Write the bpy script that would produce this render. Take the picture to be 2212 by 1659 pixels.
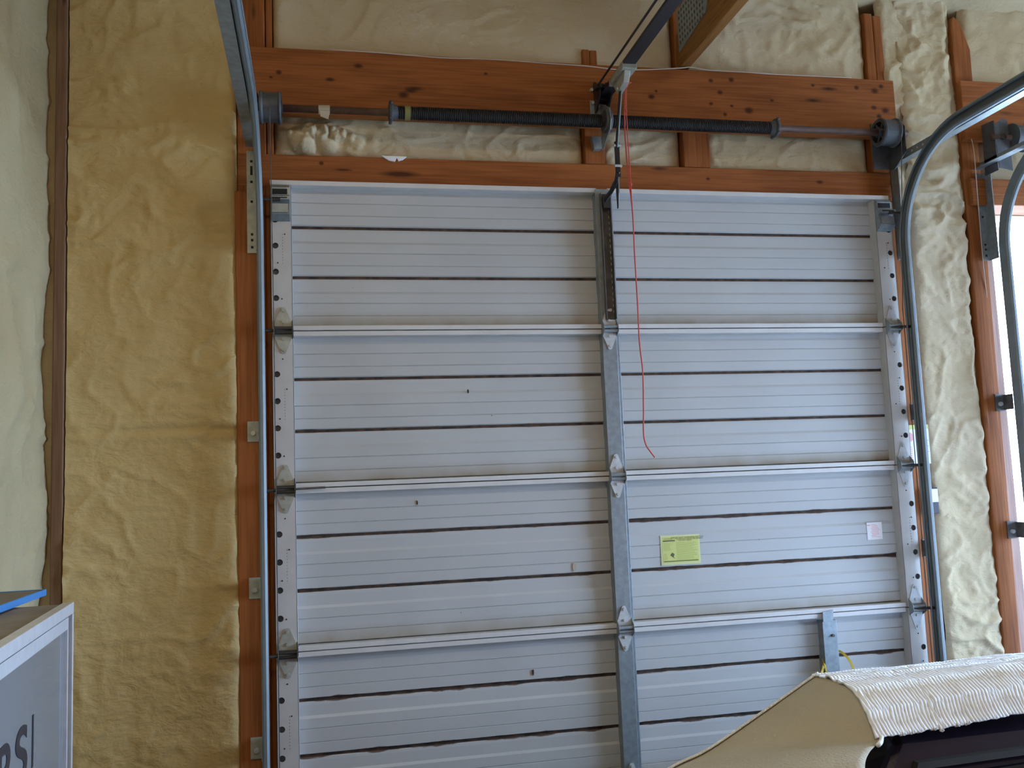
import bpy, math, random
from mathutils import Vector, Matrix, noise
random.seed(7)
C = bpy.context.scene
for o in list(bpy.data.objects): bpy.data.objects.remove(o)
COL = C.collection

# ------------------------------------------------------------------ camera
cam_d = bpy.data.cameras.new('camera'); cam = bpy.data.objects.new('camera', cam_d); COL.objects.link(cam)
cr, cu, cf = Vector((0.97901669,-0.19982118,-0.03997277)), Vector((0.0178143,-0.11148321,0.99360663)), Vector((0.20299994,0.97346956,0.10558425))
cam.matrix_world = Matrix(((cr.x,cu.x,-cf.x,0),(cr.y,cu.y,-cf.y,-3.260),(cr.z,cu.z,-cf.z,1.5884),(0,0,0,1)))
cam_d.sensor_width = 36; cam_d.lens = 36*2020/2212; cam_d.clip_start = 0.02; cam_d.clip_end = 200
C.camera = cam
# ------------------------------------------------------------------ light
w = bpy.data.worlds.new('overcast_sky'); C.world = w; w.use_nodes = True
bg = w.node_tree.nodes['Background']; bg.inputs[0].default_value = (0.48, 0.68, 1.0, 1); bg.inputs[1].default_value = 18.0
C.view_settings.view_transform = 'Standard'; C.view_settings.look = 'None'
C.view_settings.gamma = 1; C.view_settings.use_curve_mapping = False
C.view_settings.exposure = 0.75
def portal(loc, rot, sx, sy):
    l = bpy.data.lights.new('sky_portal', 'AREA'); l.shape = 'RECTANGLE'; l.size = sx; l.size_y = sy
    l.cycles.is_portal = True
    o = bpy.data.objects.new('sky_portal', l); o.location = loc; o.rotation_euler = rot; COL.objects.link(o)
R = math.radians
portal((3.93, 0.12, 1.31), (R(-90), 0, 0), 2.4, 2.6)          # light enters towards -y
portal((5.62, -1.75, 1.35), (0, R(90), 0), 2.7, 2.5)            # light enters towards -x

def lamp(loc, sx, sy, power, col):
    l = bpy.data.lights.new('tube_light', 'AREA'); l.shape = 'RECTANGLE'; l.size = sx; l.size_y = sy; l.energy = power; l.color = col
    o = bpy.data.objects.new('tube_light', l); o.location = loc; COL.objects.link(o)
lamp((-.05, -2.75, 3.70), 1.2, .10, 13.5, (1.0, .78, .48))        # warm shop light just above the frame

# ------------------------------------------------------------------ materials
def mat(name, col, rough=.6, metal=0., bump=0., bscale=40., var=0., vscale=6., spec=.5, coat=0., col2=None, detail=6, stretch=(1,1,1)):
    m = bpy.data.materials.new(name); m.use_nodes = True; nt = m.node_tree; N, L = nt.nodes, nt.links
    b = N['Principled BSDF']; b.inputs['Base Color'].default_value = (*col, 1); b.inputs['Roughness'].default_value = rough
    b.inputs['Metallic'].default_value = metal; b.inputs['Specular IOR Level'].default_value = spec; b.inputs['Coat Weight'].default_value = coat
    geo = N.new('ShaderNodeNewGeometry'); mp = N.new('ShaderNodeMapping'); mp.inputs['Scale'].default_value = stretch
    L.new(geo.outputs['Position'], mp.inputs['Vector'])
    if var or col2:
        n = N.new('ShaderNodeTexNoise'); n.inputs['Scale'].default_value = vscale; n.inputs['Detail'].default_value = detail
        L.new(mp.outputs[0], n.inputs['Vector'])
        r = N.new('ShaderNodeValToRGB'); c2 = col2 or tuple(max(0, c*(1-var)) for c in col); c1 = col if col2 else tuple(min(1, c*(1+var)) for c in col)
        r.color_ramp.elements[0].position = .35; r.color_ramp.elements[1].position = .65
        r.color_ramp.elements[0].color = (*c2, 1); r.color_ramp.elements[1].color = (*c1, 1)
        L.new(n.outputs['Fac'], r.inputs['Fac']); L.new(r.outputs['Color'], b.inputs['Base Color'])
    if bump:
        n2 = N.new('ShaderNodeTexNoise'); n2.inputs['Scale'].default_value = bscale; n2.inputs['Detail'].default_value = 5
        L.new(mp.outputs[0], n2.inputs['Vector'])
        bp_ = N.new('ShaderNodeBump'); bp_.inputs['Strength'].default_value = bump; bp_.inputs['Distance'].default_value = .01
        L.new(n2.outputs['Fac'], bp_.inputs['Height']); L.new(bp_.outputs[0], b.inputs['Normal'])
    return m

def wood_mat(name, axis, base, dark, knot_seed=0., knots=()):
    """reddish framing lumber; grain runs along axis ('x','y' or 'z')"""
    m = bpy.data.materials.new(name); m.use_nodes = True; nt = m.node_tree; N, L = nt.nodes, nt.links
    b = N['Principled BSDF']; b.inputs['Roughness'].default_value = .62; b.inputs['Specular IOR Level'].default_value = .25
    geo = N.new('ShaderNodeNewGeometry')
    def mapping(sc, off=0.):
        mp = N.new('ShaderNodeMapping'); s = [sc[1]]*3; s['xyz'.index(axis)] = sc[0]; mp.inputs['Scale'].default_value = s
        mp.inputs['Location'].default_value = (off, off*1.7, off*.6); L.new(geo.outputs['Position'], mp.inputs['Vector']); return mp
    # knots
    kv = N.new('ShaderNodeTexVoronoi'); kv.inputs['Scale'].default_value = 1.0; L.new(mapping((2.2, 9.5), knot_seed).outputs[0], kv.inputs['Vector'])
    kr = N.new('ShaderNodeValToRGB'); kr.color_ramp.elements[0].position = .02; kr.color_ramp.elements[1].position = .10
    kr.color_ramp.elements[0].color = (1,1,1,1); kr.color_ramp.elements[1].color = (0,0,0,1); L.new(kv.outputs['Distance'], kr.inputs['Fac'])
    kw = N.new('ShaderNodeValToRGB'); kw.color_ramp.elements[0].position = 0; kw.color_ramp.elements[1].position = .42
    kw.color_ramp.elements[0].color = (1,1,1,1); kw.color_ramp.elements[1].color = (0,0,0,1); L.new(kv.outputs['Distance'], kw.inputs['Fac'])
    # grain: noise distorted near the knots
    wob = N.new('ShaderNodeTexNoise'); wob.inputs['Scale'].default_value = 1.; wob.inputs['Detail'].default_value = 2; L.new(mapping((1.1, 5.)).outputs[0], wob.inputs['Vector'])
    add = N.new('ShaderNodeMath'); add.operation = 'MULTIPLY_ADD'; L.new(kw.outputs['Color'], add.inputs[0]); add.inputs[1].default_value = .22; L.new(wob.outputs['Fac'], add.inputs[2])
    mg = N.new('ShaderNodeMath'); mg.operation = 'MULTIPLY'; L.new(add.outputs[0], mg.inputs[0]); mg.inputs[1].default_value = 30.
    sn = N.new('ShaderNodeMath'); sn.operation = 'SINE'; L.new(mg.outputs[0], sn.inputs[0])
    fine = N.new('ShaderNodeTexNoise'); fine.inputs['Scale'].default_value = 1.; fine.inputs['Detail'].default_value = 7; L.new(mapping((5., 130.)).outputs[0], fine.inputs['Vector'])
    g = N.new('ShaderNodeMath'); g.operation = 'MULTIPLY_ADD'; L.new(sn.outputs[0], g.inputs[0]); g.inputs[1].default_value = .07; L.new(fine.outputs['Fac'], g.inputs[2])
    big = N.new('ShaderNodeTexNoise'); big.inputs['Scale'].default_value = 1.; big.inputs['Detail'].default_value = 3; L.new(mapping((1.2, 9.), 3.).outputs[0], big.inputs['Vector'])
    g2 = N.new('ShaderNodeMath'); g2.operation = 'MULTIPLY_ADD'; L.new(big.outputs['Fac'], g2.inputs[0]); g2.inputs[1].default_value = .6; L.new(g.outputs[0], g2.inputs[2])
    cr_ = N.new('ShaderNodeValToRGB'); cr_.color_ramp.elements[0].position = .5; cr_.color_ramp.elements[1].position = 1.1 if False else 1.0
    cr_.color_ramp.elements[0].color = (*dark, 1); cr_.color_ramp.elements[1].color = (*base, 1); L.new(g2.outputs[0], cr_.inputs['Fac'])
    mx = N.new('ShaderNodeMix'); mx.data_type = 'RGBA'; L.new(kr.outputs['Color'], mx.inputs['Factor']); L.new(cr_.outputs['Color'], mx.inputs[6])
    mx.inputs[7].default_value = (.045, .013, .006, 1); L.new(mx.outputs[2], b.inputs['Base Color'])
    col = mx.outputs[2]
    for (kx, ky, kz, kr_, st_) in knots:
        sb = N.new('ShaderNodeVectorMath'); sb.operation = 'SUBTRACT'; L.new(geo.outputs['Position'], sb.inputs[0]); sb.inputs[1].default_value = (kx, ky, kz)
        sc_ = N.new('ShaderNodeVectorMath'); sc_.operation = 'MULTIPLY'; L.new(sb.outputs[0], sc_.inputs[0]); v_ = [1/kr_]*3; v_['xyz'.index(axis)] = 1/(kr_*st_); v_[1] = .2; sc_.inputs[1].default_value = v_
        ln = N.new('ShaderNodeVectorMath'); ln.operation = 'LENGTH'; L.new(sc_.outputs[0], ln.inputs[0])
        rk = N.new('ShaderNodeValToRGB'); rk.color_ramp.elements[0].position = .35; rk.color_ramp.elements[1].position = 1.0
        rk.color_ramp.elements[0].color = (.92,.92,.92,1); rk.color_ramp.elements[1].color = (0,0,0,1); L.new(ln.outputs['Value'], rk.inputs['Fac'])
        mk = N.new('ShaderNodeMix'); mk.data_type = 'RGBA'; L.new(rk.outputs['Color'], mk.inputs['Factor']); L.new(col, mk.inputs[6]); mk.inputs[7].default_value = (.055, .014, .006, 1); col = mk.outputs[2]
    L.new(col, b.inputs['Base Color'])
    bu = N.new('ShaderNodeBump'); bu.inputs['Strength'].default_value = .25; bu.inputs['Distance'].default_value = .004
    L.new(g.outputs[0], bu.inputs['Height']); L.new(bu.outputs[0], b.inputs['Normal'])
    return m

WB, WD = (.37, .122, .032), (.20, .058, .014)
M = {}
KN = [(-.115,-.04,3.047,.011,1.3), (-.142,-.04,3.028,.007,1.2), (.318,-.04,2.985,.016,1.6), (.345,-.04,3.003,.012,2.4), (.06,-.04,3.03,.010,2.0), (.16,-.04,3.085,.012,1.8), (.62,-.04,3.08,.007,1.5),
      (1.50,-.04,3.098,.011,1.2), (1.585,-.04,3.105,.013,1.2), (1.535,-.04,3.052,.012,1.3), (1.255,-.04,3.022,.013,1.4), (1.275,-.04,3.045,.007,1.2), (1.495,-.04,3.005,.009,1.3), (1.58,-.04,3.00,.008,1.3), (1.65,-.04,2.985,.018,1.3), (1.55,-.04,2.965,.010,1.0), (1.53,-.04,2.925,.013,1.2), (1.62,-.04,2.925,.010,1.2),
      (2.12,-.04,3.10,.012,1.2), (2.20,-.04,3.09,.016,1.3), (2.23,-.04,3.11,.012,1.2), (2.19,-.04,3.02,.012,1.4), (2.24,-.04,3.01,.016,1.4), (2.21,-.04,2.985,.012,1.3), (1.93,-.04,3.10,.008,1.3), (1.75,-.04,3.03,.008,1.4),
      (.025,0,2.737,.010,1.2), (.30,0,2.705,.016,5.5), (.10,0,2.715,.006,7.), (1.95,0,2.72,.010,2.), (1.48,0,2.72,.008,1.4), (1.10,0,2.69,.007,1.5)]
M['wood_x'] = wood_mat('framing_lumber_horizontal', 'x', WB, WD, 0., KN)
M['wood_z'] = wood_mat('framing_lumber_vertical', 'z', WB, WD, 1.3)
M['wood_y'] = wood_mat('framing_lumber_truss', 'y', (.33, .15, .042), (.20, .08, .022), 2.1)
M['wood_pale'] = wood_mat('framing_lumber_pale', 'z', (.46, .30, .25), (.31, .18, .145), 4.7)

def foam_mat(name, c1, c2):
    m = mat(name, c1, rough=.75, col2=c2, vscale=2.2, spec=.3, detail=8)
    nt = m.node_tree; N, L = nt.nodes, nt.links; b = N['Principled BSDF']
    geo = N.new('ShaderNodeNewGeometry')
    mp = N.new('ShaderNodeMapping'); mp.inputs['Scale'].default_value = (1, 1, 1.6); L.new(geo.outputs['Position'], mp.inputs['Vector'])
    n = N.new('ShaderNodeTexNoise'); n.inputs['Scale'].default_value = 55; n.inputs['Detail'].default_value = 4; L.new(mp.outputs[0], n.inputs['Vector'])
    n3 = N.new('ShaderNodeTexNoise'); n3.inputs['Scale'].default_value = 12; n3.inputs['Detail'].default_value = 3; n3.inputs['Distortion'].default_value = 1.5; L.new(mp.outputs[0], n3.inputs['Vector'])
    b1 = N.new('ShaderNodeBump'); b1.inputs['Strength'].default_value = .45; b1.inputs['Distance'].default_value = .006; L.new(n.outputs['Fac'], b1.inputs['Height'])
    b2 = N.new('ShaderNodeBump'); b2.inputs['Strength'].default_value = .24; b2.inputs['Distance'].default_value = .02; L.new(n3.outputs['Fac'], b2.inputs['Height']); L.new(b1.outputs[0], b2.inputs['Normal'])
    L.new(b2.outputs[0], b.inputs['Normal'])
    return m
M['foam'] = foam_mat('spray_foam_cream', (.635, .54, .375), (.58, .475, .30))
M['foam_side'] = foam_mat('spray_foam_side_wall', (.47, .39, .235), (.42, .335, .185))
M['wood_dusty'] = wood_mat('dusty_corner_lumber', 'z', (.25, .145, .085), (.16, .085, .05), 6.2)
M['foam_tan'] = foam_mat('spray_foam_tan', (.62, .475, .225), (.55, .40, .17))

def skin_mat():
    m = mat('painted_steel_skin', (.49, .502, .508), rough=.42, var=.03, vscale=3., spec=.4)
    nt = m.node_tree; N, L = nt.nodes, nt.links; b = N['Principled BSDF']
    src = b.inputs['Base Color'].links[0].from_socket
    geo = N.new('ShaderNodeNewGeometry')
    # sparse dirt specks
    v = N.new('ShaderNodeTexVoronoi'); v.inputs['Scale'].default_value = 7.; L.new(geo.outputs['Position'], v.inputs['Vector'])
    r = N.new('ShaderNodeValToRGB'); r.color_ramp.elements[0].position = .012; r.color_ramp.elements[1].position = .022
    r.color_ramp.elements[0].color = (1,1,1,1); r.color_ramp.elements[1].color = (0,0,0,1); L.new(v.outputs['Distance'], r.inputs['Fac'])
    mx = N.new('ShaderNodeMix'); mx.data_type = 'RGBA'; L.new(r.outputs['Color'], mx.inputs['Factor']); L.new(src, mx.inputs[6]); mx.inputs[7].default_value = (.16, .14, .12, 1)
    # dusty film that settles towards the lower edge of each section (0.5334 m repeat)
    sx = N.new('ShaderNodeSeparateXYZ'); L.new(geo.outputs['Position'], sx.inputs[0])
    md = N.new('ShaderNodeMath'); md.operation = 'MODULO'; L.new(sx.outputs['Z'], md.inputs[0]); md.inputs[1].default_value = .5334
    rr = N.new('ShaderNodeValToRGB'); rr.color_ramp.elements[0].position = .015; rr.color_ramp.elements[1].position = .075
    rr.color_ramp.elements[0].color = (1,1,1,1); rr.color_ramp.elements[1].color = (0,0,0,1); L.new(md.outputs[0], rr.inputs['Fac'])
    nz = N.new('ShaderNodeTexNoise'); nz.inputs['Scale'].default_value = 9.; nz.inputs['Detail'].default_value = 6; L.new(geo.outputs['Position'], nz.inputs['Vector'])
    def mth0(s_):
        q = N.new('ShaderNodeMath'); q.operation = 'MULTIPLY'; L.new(s_, q.inputs[0]); q.inputs[1].default_value = 1.5; return q.outputs[0]
    mu = N.new('ShaderNodeMath'); mu.operation = 'MULTIPLY'; mu.use_clamp = True; L.new(rr.outputs['Color'], mu.inputs[0]); L.new(mth0(nz.outputs['Fac']), mu.inputs[1])
    mx2 = N.new('ShaderNodeMix'); mx2.data_type = 'RGBA'; L.new(mu.outputs[0], mx2.inputs['Factor']); L.new(mx.outputs[2], mx2.inputs[6]); mx2.inputs[7].default_value = (.30, .25, .17, 1)
    last = mx2.outputs[2]
    def mth(op, a, b_=None, c_=None):
        q = N.new('ShaderNodeMath'); q.operation = op
        for i_, v_ in enumerate((a, b_, c_)):
            if v_ is None: continue
            if isinstance(v_, (int, float)): q.inputs[i_].default_value = v_
            else: L.new(v_, q.inputs[i_])
        return q.outputs[0]
    mpx = N.new('ShaderNodeMapping'); mpx.inputs['Scale'].default_value = (9, 1, 22); L.new(geo.outputs['Position'], mpx.inputs['Vector'])
    nr = N.new('ShaderNodeTexNoise'); nr.inputs['Scale'].default_value = 1.; nr.inputs['Detail'].default_value = 8; L.new(mpx.outputs[0], nr.inputs['Vector'])
    low = N.new('ShaderNodeMapRange'); L.new(sx.outputs['Z'], low.inputs[0]); low.inputs[1].default_value = 2.2; low.inputs[2].default_value = 1.0; low.inputs[3].default_value = .25; low.inputs[4].default_value = 1.
    for gz in (.1925, .3705):      # rust creeping out of the two seams of each section
        dz = mth('ABSOLUTE', mth('SUBTRACT', md.outputs[0], gz))
        wd_ = mth('MULTIPLY', mth('MULTIPLY', mth('POWER', nr.outputs['Fac'], 2.), .026), low.outputs[0])
        fz = N.new('ShaderNodeMapRange'); L.new(mth('SUBTRACT', wd_, dz), fz.inputs[0]); fz.inputs[1].default_value = -.0015; fz.inputs[2].default_value = .0015
        m3 = N.new('ShaderNodeMix'); m3.data_type = 'RGBA'; L.new(fz.outputs[0], m3.inputs['Factor']); L.new(last, m3.inputs[6]); m3.inputs[7].default_value = (.10, .058, .045, 1); last = m3.outputs[2]
    L.new(last, b.inputs['Base Color'])
    return m
M['skin'] = skin_mat()
M['rail'] = mat('painted_rail_off_white', (.64, .63, .62), rough=.45, var=.04, vscale=14.)
M['stile'] = mat('painted_stile_grey_white', (.56, .55, .53), rough=.4, var=.04, vscale=16.)
M['rust'] = mat('rusty_seam', (.11, .060, .038), rough=.9, col2=(.03, .022, .018), vscale=30.)
M['galv'] = mat('galvanised_steel', (.30, .345, .37), rough=.45, metal=.55, var=.12, vscale=45., bump=.05)
M['galv_bright'] = mat('galvanised_hinge', (.56, .59, .60), rough=.45, metal=.35, var=.10, vscale=50.)
M['galv_dull'] = mat('oiled_hinge_leaf', (.42, .43, .37), rough=.5, metal=.3, var=.12, vscale=50.)
M['track'] = mat('zinc_track', (.20, .24, .265), rough=.55, metal=.35, var=.06, vscale=20.)
M['dark_steel'] = mat('dark_angle_steel', (.12, .115, .11), rough=.55, metal=.5, var=.25, vscale=30.)
M['grease'] = mat('greasy_steel', (.045, .042, .038), rough=.5, metal=.3)
M['hole'] = mat('dark_hole', (.02, .02, .02), rough=.9)
M['spring'] = mat('oiled_spring_steel', (.018, .018, .022), rough=.5, metal=.2)
M['shaft'] = mat('brown_oxidised_tube', (.13, .075, .06), rough=.5, metal=.3, var=.2, vscale=25.)
M['cast'] = mat('cast_drum', (.10, .11, .125), rough=.6, metal=.4, var=.15, vscale=30.)
M['black'] = mat('black_painted_rail', (.012, .013, .017), rough=.45)
M['arm'] = mat('black_arm', (.018, .018, .02), rough=.4)
M['red'] = mat('red_cord', (.62, .10, .08), rough=.8)
M['wire'] = mat('white_cable', (.62, .52, .46), rough=.6)
M['tape'] = mat('masking_tape', (.50, .44, .33), rough=.8, bump=.2)
M['band'] = mat('yellow_paint_band', (.22, .21, .07), rough=.7)
M['yellow_st'] = mat('yellow_sticker_paper', (.64, .66, .22), rough=.5)
M['yellow_edge'] = mat('sticker_border', (.68, .70, .36), rough=.5)
M['ink'] = mat('printed_ink', (.10, .11, .04), rough=.6)
M['ink_soft'] = mat('printed_small_text', (.38, .42, .10), rough=.6)
M['white_st'] = mat('white_sticker_paper', (.85, .84, .86), rough=.4)
M['red_ink'] = mat('red_print', (.82, .42, .44), rough=.6)
M['strap'] = mat('yellow_webbing', (.58, .40, .03), rough=.7)
M['conc'] = mat('concrete_floor', (.17, .16, .14), rough=.8, var=.12, vscale=3., bump=.1)
M['gravel'] = mat('outside_pale_gravel', (.42, .41, .38), rough=.95, var=.15, vscale=8., bump=.3)
M['alu'] = mat('aluminium_frame', (.66, .66, .68), rough=.35, metal=.35, var=.05, vscale=30.)
M['cab_top'] = mat('dusty_cabinet_top', (.22, .19, .155), rough=.8, var=.15, vscale=12.)
M['cab_slot'] = mat('dark_frame_slot', (.07, .065, .06), rough=.7)
M['panel'] = mat('milky_sign_panel', (.19, .21, .225), rough=.25, coat=.35, var=.03, vscale=4.)
M['letter'] = mat('black_lettering', (.02, .016, .018), rough=.5)
M['logo'] = mat('red_print_mark', (.60, .03, .05), rough=.4)
M['blue'] = mat('blue_plastic_lid', (.05, .22, .52), rough=.45)
M['quilt'] = mat('white_quilted_cotton', (.90, .93, .96), rough=.85, spec=.2, bump=.1, bscale=220.)
M['beige'] = mat('beige_blanket_backing', (.52, .475, .37), rough=.95, spec=.1, bump=.35, bscale=160., var=.05, vscale=5.)
M['car'] = mat('black_purple_car_paint', (.016, .010, .024), rough=.25, coat=.7)
M['glass'] = mat('dark_car_glass', (.010, .012, .018), rough=.06, coat=1., spec=.7)
M['rubber'] = mat('black_rubber', (.015, .015, .015), rough=.8)
M['box'] = mat('dark_switch_body', (.05, .05, .07), rough=.5)

# ------------------------------------------------------------------ mesh helpers
class MB:
    def __init__(s): s.v = []; s.f = []
    def box(s, x0, x1, y0, y1, z0, z1):
        i = len(s.v)
        s.v += [(x0,y0,z0),(x1,y0,z0),(x1,y1,z0),(x0,y1,z0),(x0,y0,z1),(x1,y0,z1),(x1,y1,z1),(x0,y1,z1)]
        s.f += [(i,i+3,i+2,i+1),(i+4,i+5,i+6,i+7),(i,i+1,i+5,i+4),(i+1,i+2,i+6,i+5),(i+2,i+3,i+7,i+6),(i+3,i,i+4,i+7)]
        return s
    def prism(s, poly, axis, a, b):
        """poly: 2-D outline; axis: extrusion axis; other two axes in xyz order"""
        n = len(poly); i = len(s.v)
        def P(p, t):
            if axis == 'x': return (t, p[0], p[1])
            if axis == 'y': return (p[0], t, p[1])
            return (p[0], p[1], t)
        s.v += [P(p, a) for p in poly] + [P(p, b) for p in poly]
        s.f += [tuple(i+k for k in range(n))[::-1], tuple(i+n+k for k in range(n))]
        s.f += [(i+k, i+(k+1) % n, i+n+(k+1) % n, i+n+k) for k in range(n)]
        return s
    def tube(s, pts, r, seg=8, cap=True):
        pts = [Vector(p) for p in pts]; n = len(pts); i0 = len(s.v)
        up = None
        for k, p in enumerate(pts):
            d = (pts[min(k+1, n-1)]-pts[max(k-1, 0)]).normalized()
            if up is None:
                up = d.orthogonal().normalized()
            up = (up - d*up.dot(d)).normalized(); sd = d.cross(up)
            rr = r[k] if isinstance(r, (list, tuple)) else r
            for q in range(seg):
                a = 2*math.pi*q/seg; s.v.append(tuple(p + (up*math.cos(a)+sd*math.sin(a))*rr))
        for k in range(n-1):
            for q in range(seg):
                a = i0+k*seg+q; b = i0+k*seg+(q+1) % seg
                s.f.append((a, b, b+seg, a+seg))
        if cap:
            s.f.append(tuple(i0+q for q in range(seg))[::-1]); s.f.append(tuple(i0+(n-1)*seg+q for q in range(seg)))
        return s
    def lathe_x(s, prof, cx, cy, cz, seg=24):
        """prof: list of (x offset, radius)"""
        i0 = len(s.v)
        for (x, r) in prof:
            for q in range(seg):
                a = 2*math.pi*q/seg; s.v.append((cx+x, cy+r*math.cos(a), cz+r*math.sin(a)))
        for k in range(len(prof)-1):
            for q in range(seg):
                a = i0+k*seg+q; b = i0+k*seg+(q+1) % seg; s.f.append((a, a+seg, b+seg, b))
        return s
    def quad(s, a, b, c, d):
        i = len(s.v); s.v += [a, b, c, d]; s.f.append((i, i+1, i+2, i+3)); return s
    def mesh(s, name):
        me = bpy.data.meshes.new(name); me.from_pydata([tuple(v) for v in s.v], [], s.f); me.validate(); me.update(); return me

W = {}
def obj(name, me, m, parent=None, loc=(0,0,0), smooth=False, bevel=0., **kw):
    if isinstance(me, MB): me = me.mesh(name)
    if m is not None and not me.materials: me.materials.append(M[m] if isinstance(m, str) else m)
    if smooth: me.shade_smooth()
    o = bpy.data.objects.new(name, me); COL.objects.link(o); loc = Vector(loc)
    if parent is not None:
        o.parent = parent; o.location = loc - W[parent.name]
    else: o.location = loc
    W[o.name] = loc
    if bevel:
        b = o.modifiers.new('bevel', 'BEVEL'); b.width = bevel; b.segments = 2; b.limit_method = 'ANGLE'
    for k, v in kw.items(): o[k] = v
    return o
def thing(name, label, cat, loc, group=None, kind=None):
    o = bpy.data.objects.new(name, None); COL.objects.link(o); o.location = loc; o.empty_display_size = .1; W[o.name] = Vector(loc)
    o['label'] = label; o['category'] = cat
    if group: o['group'] = group
    if kind: o['kind'] = kind
    return o
def box(*a): return MB().box(*a)

# ------------------------------------------------------------------ sprayed foam surfaces (real relief)
def nz(x, y, z): return noise.noise(Vector((x, y, z)))
def wrinkle(u, v, seed, hor=1.):
    a = nz(u*3.1+seed, v*2.3, seed)*.014
    wu, wv = u + .05*nz(u*6, v*6, seed+5), v + .05*nz(u*6+9, v*6, seed+2)
    b = 1-abs(nz(wu*5+seed, wv*13*hor, 3.3+seed))*2.2
    c = 1-abs(nz(wu*17, wv*24+seed, 7.7))*2.0
    msk = max(0., min(1., .5+1.6*nz(u*2.4+3*seed, v*1.7, 9.1)))
    d = 1-abs(nz(wu*9+2*seed, wv*9, 5.1))*2.4
    return a + max(0, b)**2*.013*msk + max(0, c)*.0055*msk + max(0, d)**2*.006*(1-msk*.5) + nz(u*45, v*45, seed)*.0020
def foam_sheet(name, m, u0, u1, v0, v1, fn, res, seed, parent, edge=.0, depth0=0., amp=1., blobs=(), hor=1., sides=(1,1,1,1), seams=(), **kw):
    """fn(u, v, h) -> world point; h = height off the wall"""
    nu = max(2, int((u1-u0)/res)); nv = max(2, int((v1-v0)/res)); vs, fs = [], []
    for j in range(nv+1):
        v = v0+(v1-v0)*j/nv
        for i in range(nu+1):
            u = u0+(u1-u0)*i/nu
            h = wrinkle(u, v, seed, hor)*amp + depth0
            for (sv, sw, sdp) in seams:
                q = abs(v-sv-.012*nz(u*5, sv, 3)+.03*(u-u0)*0)/sw
                if q < 1: h -= sdp*(1-q)**1.5*min(1, max(0, (u-u0-.05)*4))
                elif q < 4: h += sdp*.35*math.sin(math.pi*(q-1)/3)
            for (bu, bv, br, bh) in blobs:
                d = math.hypot(u-bu, v-bv)/br
                if d < 1: h += bh*math.sqrt(1-d*d)
            if edge:
                ds = [u-u0 if sides[0] else 9, u1-u if sides[1] else 9, v-v0 if sides[2] else 9, v1-v if sides[3] else 9]
                d = min(ds)
                if d < edge: h -= (1-math.sqrt(max(0, 1-(1-d/edge)**2)))*.022
            vs.append(fn(u, v, h))
    for j in range(nv):
        for i in range(nu):
            a = j*(nu+1)+i; fs.append((a, a+1, a+nu+2, a+nu+1))
    me = bpy.data.meshes.new(name); me.from_pydata(vs, [], fs); me.update()
    return obj(name, me, m, parent, smooth=True, **kw)
front = lambda u, v, h: (u, -h, v)

# ------------------------------------------------------------------ the setting
floor = obj('floor', box(-.95, 6.75, -6.2, .06, -.12, 0), 'conc'); floor['kind'] = 'structure'; floor['label'] = 'grey concrete floor of the garage'; floor['category'] = 'floor'
ground = obj('trim_1', box(-12, 40, -40, 40, -.2, -.121), 'gravel', kind='structure', label='pale overexposed ground outside the open doorway', category='ground')

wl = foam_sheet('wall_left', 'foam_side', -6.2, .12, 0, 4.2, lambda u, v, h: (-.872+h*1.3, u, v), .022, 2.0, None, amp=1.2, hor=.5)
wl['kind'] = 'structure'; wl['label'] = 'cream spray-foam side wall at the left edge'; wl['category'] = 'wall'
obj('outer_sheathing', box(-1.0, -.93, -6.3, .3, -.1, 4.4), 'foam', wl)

# roof underside: rises away from the eave over the doors
cs = .22
ce = foam_sheet('ceiling', 'foam', -.95, 6.75, -6.2, .12, lambda u, v, h: (u, v, 3.50 - v*cs - h), .035, 5.0, None, amp=1.6)
ce['kind'] = 'structure'; ce['label'] = 'cream spray-foam ceiling sloping up from the wall above the doors'; ce['category'] = 'ceiling'
m_ = MB().prism([(-6.3, 3.66+6.3*cs), (.3, 3.66-.3*cs), (.3, 3.8), (-6.3, 3.8+6.3*cs)], 'x', -1.0, 6.8); obj('roof_sheathing', m_, 'foam', ce)

# front wall
wf = obj('wall_front', MB().box(-1.0, -.152, .10, .16, -.1, 3.75).box(-.152, 2.225, .10, .16, 2.66, 3.75)
         .box(2.225, 2.69, .10, .16, -.1, 3.75)
         .box(2.69, 5.16, .10, .16, 2.63, 3.75).box(5.16, 6.8, .10, .16, -.1, 3.75), 'foam')
wf['kind'] = 'structure'; wf['label'] = 'foam-insulated timber-framed wall that holds the garage doors'; wf['category'] = 'wall'
foam_sheet('insulation_foam', 'foam_tan', -.80, -.262, 0, 3.60, front, .008, 1.0, wf, edge=.035, depth0=.022, amp=.8, seams=((1.808, .010, .011), (2.35, .02, .003), (1.20, .018, .003)), sides=(0,1,0,0), label='tan spray foam between the corner post and the left jamb')
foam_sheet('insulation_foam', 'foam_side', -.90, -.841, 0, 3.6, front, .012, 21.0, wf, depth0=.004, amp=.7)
blobs = [(-.10,2.845,.026,.02), (-.045,2.83,.05,.045), (-.015,2.862,.028,.03), (.02,2.85,.034,.04), (.05,2.865,.024,.03), (.085,2.85,.03,.035), (.12,2.845,.026,.022), (-.02,2.80,.03,.018), (.05,2.81,.035,.02), (.15,2.83,.03,.015)]
foam_sheet('insulation_foam', 'foam', -.138, .995, 2.765, 2.93, front, .006, 3.0, wf, edge=.03, depth0=-.028, amp=.8, blobs=blobs)
foam_sheet('insulation_foam', 'foam', 1.074, 1.388, 2.765, 2.93, front, .008, 4.0, wf, edge=.03, depth0=-.030, amp=.8)
foam_sheet('insulation_foam', 'foam', 1.497, 2.19, 2.765, 2.93, front, .008, 6.0, wf, edge=.03, depth0=-.028, amp=.8)
foam_sheet('insulation_foam', 'foam', -.135, 1.372, 3.12, 3.62, front, .010, 8.0, wf, edge=.03, depth0=-.012, amp=.8, hor=1.6)
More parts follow.
